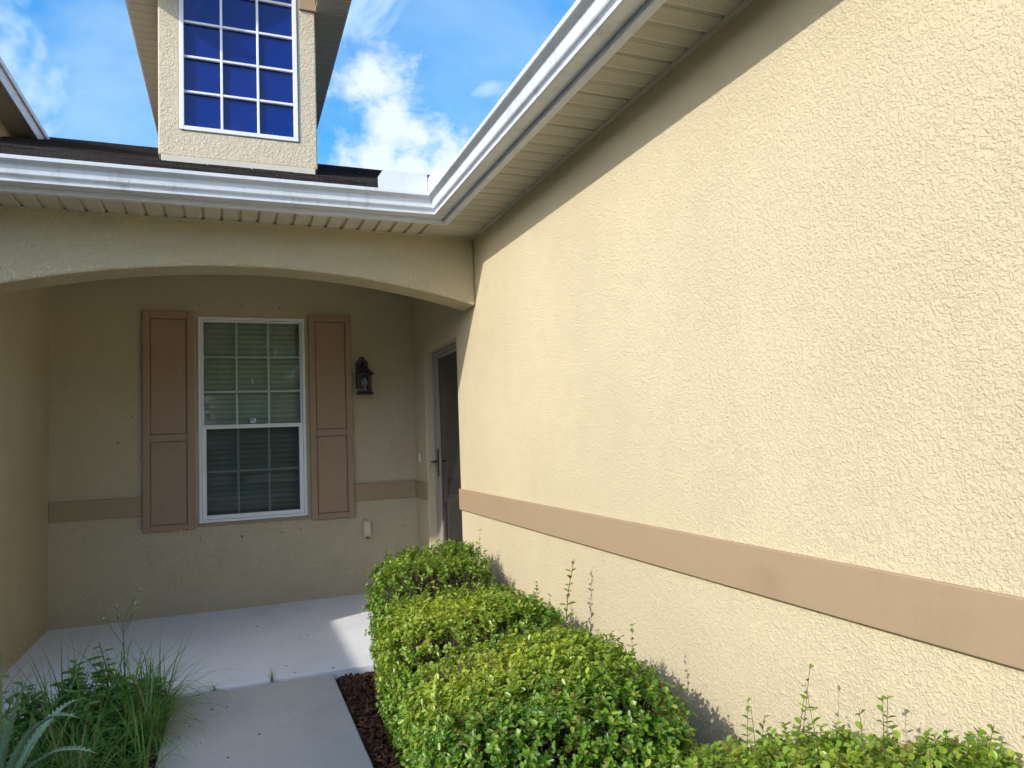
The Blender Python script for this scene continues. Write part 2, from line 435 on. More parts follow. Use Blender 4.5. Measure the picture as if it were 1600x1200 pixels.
# share the upper vertex above the pier corner
me = mesh('arch', v, f); bm = bmesh.new(); bm.from_mesh(me); bmesh.ops.remove_doubles(bm, verts=bm.verts, dist=1e-5); bmesh.ops.recalc_face_normals(bm, faces=bm.faces); bm.to_mesh(me); bm.free()
bev(hl('arch_wall', me, M['stucco_fine'], label='shaded stucco wall with a low arch over the porch'), .014)
hp(B(-5.9, .18, YA+TH+.002, YB-.002, 2.86, 2.884), 'porch_ceiling', M['ceiling'])

# taupe bands
for a in [(-.016, 0, -4.0, YD0-.002, ZT0, ZT1), (-.016, 0, YD1+.002, YB-.002, ZT0, ZT1)]:
    hp(B(*a), 'band', M['trim'], bevel=.004)
for a in [(XL+.002, -2.2, YB-.016, YB, ZT0, ZT1), (-.62, -.017, YB-.016, YB, ZT0, ZT1)]:
    hp(B(*a), 'band', M['trim'], bevel=.004)

# soffits: separate ribbed vinyl panels, 3 x 103 mm each
def panel_mesh(depth0, depth1, n, P=.1033):
    """profile runs along u (rib to rib), extruded along w from depth0 to depth1; z down is visible"""
    pr = []
    for k in range(n):
        a = k*P
        pr += [(a, 0), (a+.007, .013), (a+.019, .013), (a+.026, 0)]
    pr.append((n*P-.0015, 0))
    v = []; f = []
    for w in (depth0, depth1): v += [(u, w, h) for u, h in pr]
    m_ = len(pr)
    for i in range(m_-1): f.append((i, i+1, m_+i+1, m_+i))
    return v, f
DS, DG = .276, .305
sof_r = hempty('side_soffit', label='perforated cream soffit above the sunlit wall')
P3 = .1033*3
pv, pf = panel_mesh(-DS, -.001, 3)
pm = mesh('soffit_panel', [(w, u, h) for u, w, h in pv], pf)
k0 = 0; y = 0.0
for k in range(-12, 15):
    y0 = k*P3
    if y0+P3 > YA-.02 : continue
    link('soffit_panel', pm, M['soffit'], sof_r, (0, y0, ZS))
sof_f = hempty('porch_soffit', label='narrow cream ribbed soffit over the arch')
pv, pf = panel_mesh(YA-DS, YA-.001, 3)
pm2 = mesh('soffit_panel', pv, pf)
for k in range(-19, -1):
    link('soffit_panel', pm2, M['soffit_plain'], sof_f, (k*P3+.008, 0, ZS+.001))
hp(B(k*P3+P3+.004, -.002, YA-DS, YA-.002, ZS+.003, ZS+.008), 'soffit_corner', M['soffit_plain'])
# J-channels on the wall and the lip at the fascia
hp(B(-.022, -.001, -4, YA-.002, ZS-.012, ZS+.001), 'soffit_channel', M['soffit_plain'])
hp(B(-5.9, -.024, YA-.014, YA-.001, ZS-.006, ZS-.001), 'soffit_channel', M['soffit_plain'])
def lrun(prof, name, mat, parent=None, xend=-5.49, yend=-4, closed=False, **kw):
    """extrude an eave profile (d out from wall, z) along the side eave and, mitred, along the porch eave"""
    v = []; n_ = len(prof); f = []
    for (d, z) in prof: v.append((-d, yend, z))
    for (d, z) in prof: v.append((-d, YA-d, z))
    for (d, z) in prof: v.append((xend, YA-d, z))
    for s_ in (0, 1):
        for i in range(n_ if closed else n_-1):
            j = (i+1) % n_; f.append((s_*n_+i, s_*n_+j, (s_+1)*n_+j, (s_+1)*n_+i))
    me = mesh(name, v, f); bm = bmesh.new(); bm.from_mesh(me); bmesh.ops.recalc_face_normals(bm, faces=bm.faces); bm.to_mesh(me); bm.free()
    return fix(link(name, me, mat, parent or house, **kw))
lrun([(DS-.006, ZS-.006), (DG-.002, ZS-.006), (DG-.002, 2.885), (DS-.006, 2.885)], 'fascia', M['fascia'], closed=True)
gut = lrun([(DG, 2.868), (DG, 2.757), (.377, 2.757), (.383, 2.759), (.384, 2.769), (.376, 2.774), (.379, 2.782), (.394, 2.791), (.398, 2.797), (.401, 2.836), (.403, 2.842), (.414, 2.851), (.429, 2.857), (.434, 2.861), (.435, 2.880), (.428, 2.882), (.422, 2.878), (.419, 2.866)],
     'gutter', M['gutter'], label='white enamelled gutter turning the inside corner')
o = gut; sd = o.modifiers.new('thick', 'SOLIDIFY'); sd.thickness = .0012
# splash guards on the gutter's inside corner
g = MB(); z0 = 2.878
g.add([(-.745, 4.2, z0), (-.436, 4.2, z0), (-.436, 4.2, z0+.118), (-.715, 4.2, z0+.115), (-.745, 4.2, z0+.07)], [(0, 1, 2, 3, 4)])
sg = link('splash_guard', mesh('splash_guard', g.v, g.f), M['gutter'], gut); sg.modifiers.new('t', 'SOLIDIFY').thickness = .0015
g = MB(); g.add([(-.432, 4.204, z0), (-.432, 3.90, z0), (-.432, 3.985, z0+.105), (-.432, 4.204, z0+.09)], [(0, 1, 2, 3)])
sg = link('splash_guard', mesh('splash_guard', g.v, g.f), M['gutter'], gut); sg.modifiers.new('t', 'SOLIDIFY').thickness = .0015

# roof: deck plus overlapping shingles on the part that shows
PIT = .4167; RY0, RZ0, RYR = 4.27, 2.885, 8.6
rz = lambda y: RZ0+PIT*(y-RY0)
roof = hempty('roof', label='dark brown asphalt shingle roof')
MB().add([(-12, RY0, RZ0-.012), (2.4, RY0, RZ0-.012), (6.5, RYR, rz(RYR)-.012), (-12, RYR, rz(RYR)-.012), (-12, 2*RYR-RY0, RZ0-.012), (6.5, 2*RYR-RY0, RZ0-.012)],
         [(0, 1, 2, 3), (3, 2, 5, 4)]).obj('roof_deck', M['shingle'], roof)
# roof of the right wing (rises to the right, away from view) and its gable end is out of frame
MB().add([(-.36, -4.3, 2.885), (-.36, 4.2, 2.885), (5.6, 8.6, rz(8.6)-.02), (5.6, -4.3, 5.37)], [(0, 1, 2, 3)]).obj('roof_deck', M['shingle'], roof)
EX, TW = .142, .305
ca = math.atan(PIT)
sv = MB(); t_ = .007
sh = [(0, 0, .010), (TW-.008, 0, .010), (TW-.008, EX*1.15, -.004), (0, EX*1.15, -.004), (0, 0, .002), (TW-.008, 0, .002)]
sv.add([(x, w*math.cos(ca)-h*math.sin(ca), w*math.sin(ca)+h*math.cos(ca)) for x, w, h in sh], [(0, 1, 2, 3), (4, 5, 1, 0), (0, 3, 4), (1, 5, 2)])
shm = mesh('shingle', sv.v, sv.f)
rest = MB(); cnt = 0
rows = int((RYR-RY0)/math.cos(ca)/EX)+1
for r in range(rows):
    y = RY0-.02+r*EX*math.cos(ca); off = (r % 2)*TW*.5 + rnd.uniform(-.03, .03)
    x = -5.4+off
    while x < .2+(y-RY0)*.98:
        if r < 15 and x < .3 and cnt < 300:
            link('shingle', shm, M['shingle'], roof, (x+rnd.uniform(-.002, .002), y+rnd.uniform(-.004, .004), rz(y)+rnd.uniform(0, .003))); cnt += 1
        else:
            dz = rnd.uniform(0, .003)
            rest.add([(a+x, b+y, c+rz(y)+dz) for a, b, c in sv.v], sv.f)
        x += TW
rest.obj('shingle_field', M['shingle'], roof, kind='stuff')

# ------------------------------------------------------------------ dormer
DY, DX0, DX1 = 5.65, -2.068, -.932
dor = hempty('dormer', label='stucco dormer with a gridded window')
DWX0, DWX1, DWZ0, DWZ1 = -1.926, -1.075, 3.712, 5.10
us = [DX0, DWX0, DWX1, DX1]; vs = [rz(DY)+.05, DWZ0, DWZ1, 5.35]
me = cellwall(us, vs, lambda i, j: not (i == 1 and j == 1), DY, DY+.12, lambda u, v, t: (u, t, v))
M['stucco_dormer'] = stucco('stucco_dormer', (.60, .52, .38), .6, .005, 40)
bev(link('dormer_wall', me, M['stucco_dormer'], dor), .01)
B(DX0+.02, DX1-.02, DY-.012, DY+.10, rz(DY)-.03, rz(DY)+.047).obj('base_flashing', M['soffit_plain'], dor, bevel=.003)
DZS = 4.80
for xa, xb in ((DX0+.002, DX0+.10), (DX1-.10, DX1-.002)):
    B(xa, xb, DY+.121, 8.9, 3.2, DZS+.02).obj('cheek_wall', M['stucco_dormer'], dor)
for s_, xw, xe in ((-1, DX0, -2.305), (1, DX1, -.69)):
    lo, hi = min(xw, xe), max(xw, xe)
    # ribbed soffit boards across the eave
    yy = 5.32
    while yy < 8.75:
        B(lo, hi, yy, yy+.098, DZS, DZS+.012).obj('soffit_board', M['soffit_plain'], dor); yy += .1033
    B(xe-.012 if s_ < 0 else xe, xe if s_ < 0 else xe+.012, 5.30, 8.95, DZS-.004, DZS+.145).obj('eave_fascia', M['gutter'], dor, bevel=.002)
    # roof plane rising to the dormer ridge
    xr = (DX0+DX1)/2; zr = DZS+.14+abs(xr-xe)*.75; e = xe+s_*.03
    mb = MB(); mb.add([(e, 5.28, DZS+.12), (xr, 5.28, zr), (xr, 10.0, zr), (e, 10.0, DZS+.12), (e, 5.28, DZS+.15), (xr, 5.28, zr+.03), (xr, 10.0, zr+.03), (e, 10.0, DZS+.15)],
           [(0, 1, 2, 3), (4, 5, 6, 7), (0, 1, 5, 4), (0, 3, 7, 4)]).obj('dormer_roof', M['shingle'], dor)
MB().add([(DX0, DY+.01, 5.36), (DX1, DY+.01, 5.36), ((DX0+DX1)/2, DY+.01, DZS+.1+.8*.75)], [(0, 1, 2)]).obj('gable_wall', M['stucco_dormer'], dor)
B(DWX1+.02, DX1+.006, DY-.02, DY+.02, 4.80, 4.96).obj('dormer_band', M['trim'], dor, bevel=.004)
B(DX0-.006, DWX0-.02, DY-.02, DY+.02, 4.80, 4.96).obj('dormer_band', M['trim'], dor, bevel=.004)

def rect_frame(x0, x1, z0, z1, w, y0, y1, name, mat, parent, bevel=.003):
    mb = MB()
    mb.box(x0, x0+w, y0, y1, z0, z1); mb.box(x1-w, x1, y0, y1, z0, z1)
    mb.box(x0+w, x1-w, y0+.001, y1-.001, z0, z0+w); mb.box(x0+w, x1-w, y0+.001, y1-.001, z1-w, z1)
    return mb.obj(name, mat, parent, bevel=bevel)
dw = hempty('dormer_window', label='white window with square panes in the blue of the reflected sky in the dormer')
rect_frame(DWX0+.001, DWX1-.001, DWZ0+.001, DWZ1-.001, .032, DY-.012, DY+.05, 'frame', M['white'], dw)
gx0, gx1, gz0, gz1 = DWX0+.033, DWX1-.033, DWZ0+.033, DWZ1-.033
cw = (gx1-gx0)/3; rh = .2725
for k in (1, 2): B(gx0+k*cw-.009, gx0+k*cw+.009, DY+.004, DY+.03, gz0, gz1).obj('muntin', M['white'], dw, bevel=.003)
zz = gz0+rh
while zz < gz1-.02:
    B(gx0, gx1, DY+.006, DY+.028, zz-.009, zz+.009).obj('muntin', M['white'], dw, bevel=.003); zz += rh
for c in range(3):
    z = gz0
    while z < gz1-.02:
        t = min(z+rh, gz1); a = rnd.uniform(-.0012, .0012); b = rnd.uniform(-.0012, .0012)
        MB().add([(gx0+c*cw, DY+.031+a, z), (gx0+(c+1)*cw, DY+.031-a, z), (gx0+(c+1)*cw, DY+.031-a+b, t), (gx0+c*cw, DY+.031+a+b, t)], [(0, 1, 2, 3)]).obj('pane', M['navy'], dw); z += rh

# neighbouring unit's dormer at the far left: only its right eave reaches into view
nd = hempty('neighbour_dormer', label='eave of the dormer further left with a pale blue fascia')
NZS, NXE, NXW = 4.25, -3.24, -3.43
B(-4.57, NXW, 5.65, 8.6, 3.4, NZS+.02).obj('dormer_wall', M['stucco_dormer'], nd)
yy = 5.35
while yy < 7.7:
    B(NXW, NXE, yy, yy+.098, NZS, NZS+.012).obj('soffit_board', M['soffit_plain'], nd); yy += .1033
B(NXE, NXE+.014, 5.33, 8.0, NZS-.004, NZS+.105).obj('eave_fascia', M['gutter'], nd, bevel=.002)
B(NXE+.0, NXE+.03, 5.33, 8.1, NZS+.106, NZS+.155).obj('drip_edge', M['gutter'], nd, bevel=.004)
MB().add([(NXE+.022, 5.3, NZS+.157), (-4.0, 5.3, NZS+.16+.6), (-4.0, 9.6, NZS+.76), (NXE+.022, 9.6, NZS+.157), (-4.76, 5.3, NZS+.16), (-4.76, 9.6, NZS+.16)], [(0, 1, 2, 3), (1, 4, 5, 2)]).obj('dormer_roof', M['shingle'], nd)

# left wing of the same building (outside the frame; it shades the walk)
lw = hempty('left_wing', label='left wing of the house facing the sunlit wall')
B(-6.2, -5.945, -6, YA-.002, -.16, ZS+.1).obj('wing_wall', M['stucco'], lw)
B(-5.93, -5.49, -6, YA-.45, ZS, ZS+.14).obj('eave_box', M['gutter'], lw)
MB().add([(-5.47, -6.2, 2.885), (-5.47, 4.3, 2.885), (-11, 8.9, 4.8), (-11, -6.2, 4.9)], [(0, 1, 2, 3)]).obj('wing_roof', M['shingle'], lw)

# ------------------------------------------------------------------ porch window
win = hempty('porch_window', label='single-hung white window with closed blinds')
rect_frame(WX0+.001, WX1-.001, WZ0+.001, WZ1-.001, .024, YB-.012, YB+.07, 'frame', M['white'], win)
ZM = 1.506
mx0, mx1 = WX0+.026, WX1-.026
# upper sash
rect_frame(mx0, mx1, ZM-.005, WZ1-.026, .016, YB+.012, YB+.05, 'upper_sash', M['white'], win)
# lower sash stands proud
rect_frame(mx0, mx1, WZ0+.026, ZM+.028, .034, YB-.002, YB+.034, 'lower_sash', M['white'], win)
B(mx0, mx1, YB-.007, YB-.003, ZM+.010, ZM+.024).obj('sash_lip', M['white'], win, bevel=.002)
def grid(x0, x1, z0, z1, nc, nr, y):
    for k in range(1, nc): B(x0+(x1-x0)*k/nc-.009, x0+(x1-x0)*k/nc+.009, y, y+.006, z0, z1).obj('grid_bar', M['grid'], win)
    for k in range(1, nr): B(x0, x1, y-.001, y+.007, z0+(z1-z0)*k/nr-.009, z0+(z1-z0)*k/nr+.009).obj('grid_bar', M['grid'], win)
ux0, ux1, uz0, uz1 = mx0+.017, mx1-.017, ZM+.012, WZ1-.043
lx0, lx1, lz0, lz1 = mx0+.035, mx1-.035, WZ0+.061, ZM-.007
grid(ux0, ux1, uz0, uz1, 3, 3, YB+.036); grid(lx0, lx1, lz0, lz1, 3, 2, YB+.022)
def pane(x0, x1, z0, z1, y, name, mat): return MB().add([(x0, y, z0), (x1, y, z0), (x1, y, z1), (x0, y, z1)], [(0, 1, 2, 3)]).obj(name, mat, win)
pane(ux0-.004, ux1+.004, uz0-.01, uz1+.004, YB+.031, 'pane', M['glass']); pane(lx0-.004, lx1+.004, lz0-.004, lz1+.004, YB+.017, 'pane', M['glass'])
pane(lx0-.003, lx1+.003, lz0-.003, lz1+.003, YB+.008, 'insect_screen', M['screen'])
# blinds
bm_ = MB(); sw = .050; an = math.radians(62)
pts = [(-sw/2, 0), (-sw/4, .0025), (0, .0035), (sw/4, .0025), (sw/2, 0)]
vv = []; ff = []
for x in (mx0-.004, mx1+.004):
    for a, h in pts: vv.append((x, -a*math.cos(an)-h*math.sin(an), a*math.sin(an)-h*math.cos(an)))
for i in range(4): ff.append((i, i+1, 6+i, 5+i))
slm = mesh('blind_slat', vv, ff, True)
z = WZ0+.045
while z < WZ1-.03:
    o = link('blind_slat', slm, M['blind'], win, (rnd.uniform(-.001, .001), YB+.125, z)); o.rotation_euler = (rnd.uniform(-.03, .03), rnd.uniform(-.001, .001), 0); z += .0435
for fx in (.18, .5, .82):
    x = mx0+(mx1-mx0)*fx; MB().tube([(x, YB+.098, WZ0+.03), (x, YB+.098, WZ1-.02)], [.0012, .0012], 4).obj('ladder_cord', M['blind'], win)
MB().lathe((-1.42, YB+.085, 1.885), [(.003, .05), (.008, .03), (.012, .004), (.010, 0)], 10).obj('cord_tassel', M['white'], win, smooth=True)
B(-1.437, -1.392, YB+.0295, YB+.0305, 1.545, 1.582).obj('label_sticker', M['paper'], win)
B(-1.433, -1.410, YB+.0288, YB+.0293, 1.565, 1.577).obj('sticker_print', M['ink'], win)
# room behind
rm = MB(); x0, x1, y0, y1, z0, z1 = -2.8, -.1, YB+.22, 9.0, -.1, 2.85
rm.add([(x0, y0, z0), (x1, y0, z0), (x1, y1, z0), (x0, y1, z0), (x0, y0, z1), (x1, y0, z1), (x1, y1, z1), (x0, y1, z1)], [(0, 1, 2, 3), (4, 5, 6, 7), (2, 3, 7, 6), (0, 3, 7, 4), (1, 2, 6, 5)])
rm.obj('room_interior', M['room'], win)
hp(B(WX0-.01, WX1+.012, YB-.022, YB-.0005, WZ0-.022, WZ0-.002), 'window_sill', M['trim'], bevel=.004)

# shutters
def shutter(x0, x1, lab):
    s_ = hempty('shutter', label=lab)
    z0, z1, y0, y1 = .687, 2.487, YB-.038, YB-.002; w = .054
    B(x0+.01, x1-.01, y1-.011, y1-.001, z0+.01, z1-.01).obj('backing', M['shutter'], s_)
    for a, b in ((x0, x0+w), (x1-w, x1)): B(a, b, y0, y1, z0, z1).obj('stile', M['shutter'], s_, bevel=.004)
    for a, b in ((z0, z0+.045), (1.409, 1.466), (z1-.062, z1)): B(x0+w, x1-w, y0+.0012, y1, a, b).obj('rail', M['shutter'], s_, bevel=.004)
    for a, b in ((z0+.045, 1.409), (1.466, z1-.062)): B(x0+w+.005, x1-w-.005, y0+.014, y1-.012, a+.005, b-.005).obj('panel', M['shutter'], s_, bevel=.003)
shutter(-2.259, -1.876, 'taupe two-panel shutter left of the porch window')
shutter(-.948, -.578, 'taupe two-panel shutter right of the porch window, next to the lantern')

# old fixing anchors around the window
for (x, z, r) in [(-1.83, 2.554, .008), (-1.501, 2.554, .008), (-1.185, 2.546, .012), (-1.034, 2.55, .009), (-1.838, .593, .008), (-1.517, .591, .013), (-1.198, .595, .010), (-1.04, .604, .009), (-2.34, 1.616, .008), (-2.44, 1.413, .010), (-.141, .568, .009)]:
    r *= .75; mb = MB(); mb.tube([(x, YB+.002, z), (x, YB-.005, z)], [r, r*.8], 8); hp(mb, 'wall_anchor', M['stain'])

# ------------------------------------------------------------------ door on the side wall inside the porch
door = hempty('storm_door', label='grey framed storm door with dark full-length glass')
dx = .08
fr = MB(); fw = .04
fr.box(dx-.012, dx+.06, YD0+.001, YD0+fw, .002, ZD-.001); fr.box(dx-.012, dx+.06, YD1-fw, YD1-.001, .002, ZD-.001); fr.box(dx-.011, dx+.06, YD0+fw, YD1-fw, ZD-fw, ZD-.001)
fr.obj('door_frame', M['doorframe'], door, bevel=.003)
sb = MB(); a, b = YD0+fw+.003, YD1-fw-.003; st = .088
sb.box(dx, dx+.035, a, a+st, .02, ZD-fw-.003); sb.box(dx, dx+.035, b-st, b, .02, ZD-fw-.003)
sb.box(dx+.001, dx+.034, a+st, b-st, .02, .20); sb.box(dx+.001, dx+.034, a+st, b-st, ZD-fw-.03, ZD-fw-.003)
sb.obj('door_leaf', M['doorframe'], door, bevel=.003)
B(dx+.012, dx+.018, a+st-.004, b-st+.004, .196, ZD-fw-.026).obj('pane', M['doorglass'], door)
B(dx+.002, dx+.011, b-st-.10, b-st-.092, .20, .80).obj('glazing_strip', M['bronze'], door)
hd = MB(); hy = b-.04
hd.box(dx-.010, dx-.001, hy-.017, hy+.017, 1.02, 1.26)
hd.tube([(dx-.01, hy, 1.15), (dx-.04, hy, 1.15), (dx-.046, hy+.008, 1.15), (dx-.046, hy+.07, 1.147)], [.009, .009, .008, .007], 8)
hd.obj('handle', M['bronze'], door, bevel=.002)
B(.0, .1, YD0+.001, YD1-.001, .001, .022).obj('threshold', M['fascia'], door)

# ------------------------------------------------------------------ small fittings (things of their own)
def wall_lantern():
    c = (-.480, YB-.115); t = empty('wall_lantern', (-.485, YB, 1.76), label='black wall lantern with clear glass beside the right shutter', category='lantern')
    def lk(mb, name, mat, **kw):
        o = mb.obj(name, mat, t, **kw); o.matrix_parent_inverse = Matrix.Translation((.485, -YB, -1.76)); return o
    # ogee back plate
    prof = [(-.052, 1.83), (.052, 1.83), (.052, 2.055), (.040, 2.075), (.026, 2.085), (.018, 2.105), (0, 2.113), (-.018, 2.105), (-.026, 2.085), (-.040, 2.075), (-.052, 2.055)]
    v = [(c[0]-.005+x, y, z) for y in (YB-.022, YB-.001) for x, z in prof]; n_ = len(prof)
    f = [tuple(range(n_)), tuple(range(2*n_-1, n_-1, -1))] + [(i, (i+1) % n_, n_+(i+1) % n_, n_+i) for i in range(n_)]
    lk(MB().add(v, f), 'back_plate', M['black'], bevel=.004)
    lk(MB().tube([(c[0], YB-.02, 2.03), (c[0], YB-.07, 2.06), (c[0], c[1], 2.045), (c[0], c[1], 2.01)], [.012, .011, .011, .013], 8), 'arm', M['black'], smooth=True)
    lk(MB().lathe((*c, 0), [(.012, 2.035), (.022, 2.02), (.030, 2.0), (.052, 1.985), (.082, 1.955), (.086, 1.944), (.072, 1.938)], 12), 'hood', M['black'])
    lk(MB().lathe((*c, 0), [(.064, 1.938), (.062, 1.785)], 12), 'glass_chimney', M['lampglass'])
    cg = MB()
    for k in range(6):
        a = k*math.pi/3+.3; p0 = (c[0]+.067*math.cos(a), c[1]+.067*math.sin(a)); cg.tube([(*p0, 1.94), (*p0, 1.78)], [.004, .004], 5)
    lk(cg, 'cage_bar', M['black'])
    lk(MB().lathe((*c, 0), [(.060, 1.762), (.080, 1.766), (.080, 1.776), (.068, 1.79)], 12), 'base_ring', M['black'])
    lk(MB().lathe((*c, 0), [(.012, 1.79), (.012, 1.83), (.022, 1.85), (.026, 1.88), (.012, 1.91), (.002, 1.915)], 10), 'bulb', M['bulb'], smooth=True)
wall_lantern()
t = empty('outlet_cover', (-.472, YB, .50), label='small cream weatherproof outlet cover low on the porch wall', category='outlet')
B(-.037, .037, -.022, 0, -.005, .142).obj('base_plate', M['cream'], t, bevel=.004)
B(-.031, .031, -.042, -.023, .006, .134).obj('lid', M['cream'], t, bevel=.006)
B(-.012, .012, -.03, -.010, -.016, -.006).obj('latch', M['stain'], t, bevel=.002)
t = empty('doorbell', (0, 6.33, 1.18), label='white doorbell button between porch corner and storm door', category='doorbell')
B(-.014, 0, -.017, .017, -.038, .038).obj('housing', M['white'], t, bevel=.008, seg=3)
B(-.018, -.0145, -.008, .008, -.010, .010).obj('button', M['cream'], t, bevel=.002)

# ------------------------------------------------------------------ plants
def leaf_arrays(P, D, Nn, ln, wd, fold=.25, curl=.15):
    """P base, D direction, Nn approx normal (K,3); returns verts, quads: 2 quads per leaf, folded on the midrib"""
    P, D, Nn = map(np.asarray, (P, D, Nn))
    D = D/np.linalg.norm(D, axis=1, keepdims=True)
    Sd = np.cross(D, Nn); Sd /= (np.linalg.norm(Sd, axis=1, keepdims=True)+1e-9); Nn = np.cross(Sd, D)
    ln = np.asarray(ln)[:, None]; wd = np.asarray(wd)[:, None]
    def pt(a, s, h): return P + D*ln*a + Sd*wd*s + Nn*(wd*h - ln*curl*a*a)
    V = np.stack([pt(0, 0, 0), pt(.35, -.42, fold), pt(.75, -.46, fold), pt(1, 0, 0), pt(.75, .46, fold), pt(.35, .42, fold)], 1)
    K = len(P); b = np.arange(K)[:, None]*6
    F = np.concatenate([b+np.array([[0, 3, 2, 1]]), b+np.array([[0, 5, 4, 3]])], 1).reshape(-1, 4)
    return V.reshape(-1, 3), F
def np_mesh(name, V, F, tint=None, smooth=False):
    me = bpy.data.meshes.new(name); k = F.shape[1]
    me.vertices.add(len(V)); me.vertices.foreach_set('co', V.astype(np.float32).ravel())
    me.loops.add(F.size); me.loops.foreach_set('vertex_index', F.astype(np.int32).ravel())
    me.polygons.add(len(F)); me.polygons.foreach_set('loop_start', np.arange(0, F.size, k, dtype=np.int32)); me.polygons.foreach_set('loop_total', np.full(len(F), k, dtype=np.int32))
    me.update(calc_edges=True); me.validate()
    if tint is not None:
        at = me.attributes.new('tint', 'FLOAT_VECTOR', 'POINT'); at.data.foreach_set('vector', tint.astype(np.float32).ravel())
    if smooth: me.shade_smooth()
    return me
def sticks(A, Bp, ra, rb):
    """three-sided sticks from A to Bp"""
    D = Bp-A; D = D/(np.linalg.norm(D, axis=1, keepdims=True)+1e-9)
    ref = np.where(np.abs(D[:, 2:3]) < .9, np.array([[0, 0, 1.]]), np.array([[1., 0, 0]]))
    X = np.cross(D, ref); X /= np.linalg.norm(X, axis=1, keepdims=True); Y = np.cross(D, X)
    ra = np.broadcast_to(np.asarray(ra, float), (len(A),))[:, None]; rb = np.broadcast_to(np.asarray(rb, float), (len(A),))[:, None]
    ring = []
    for base, r in ((A, ra), (Bp, rb)):
        for k in range(3): ring.append(base + (X*math.cos(k*2.0944)+Y*math.sin(k*2.0944))*r)
    V = np.stack(ring, 1).reshape(-1, 3); b = np.arange(len(A))[:, None]*6
    F = np.concatenate([b+np.array([[k, (k+1) % 3, 3+(k+1) % 3, 3+k]]) for k in range(3)], 1).reshape(-1, 4)
    return V, F
def smooth_noise(seed):
    r = np.random.default_rng(seed); k = r.normal(size=(10, 3))*np.array([6, 9, 7]); ph = r.uniform(0, 6.28, 10); w = 1/np.linalg.norm(k, axis=1)
    return lambda X: (np.sin(X@k.T+ph)*w).sum(1)/w.sum()*2.2

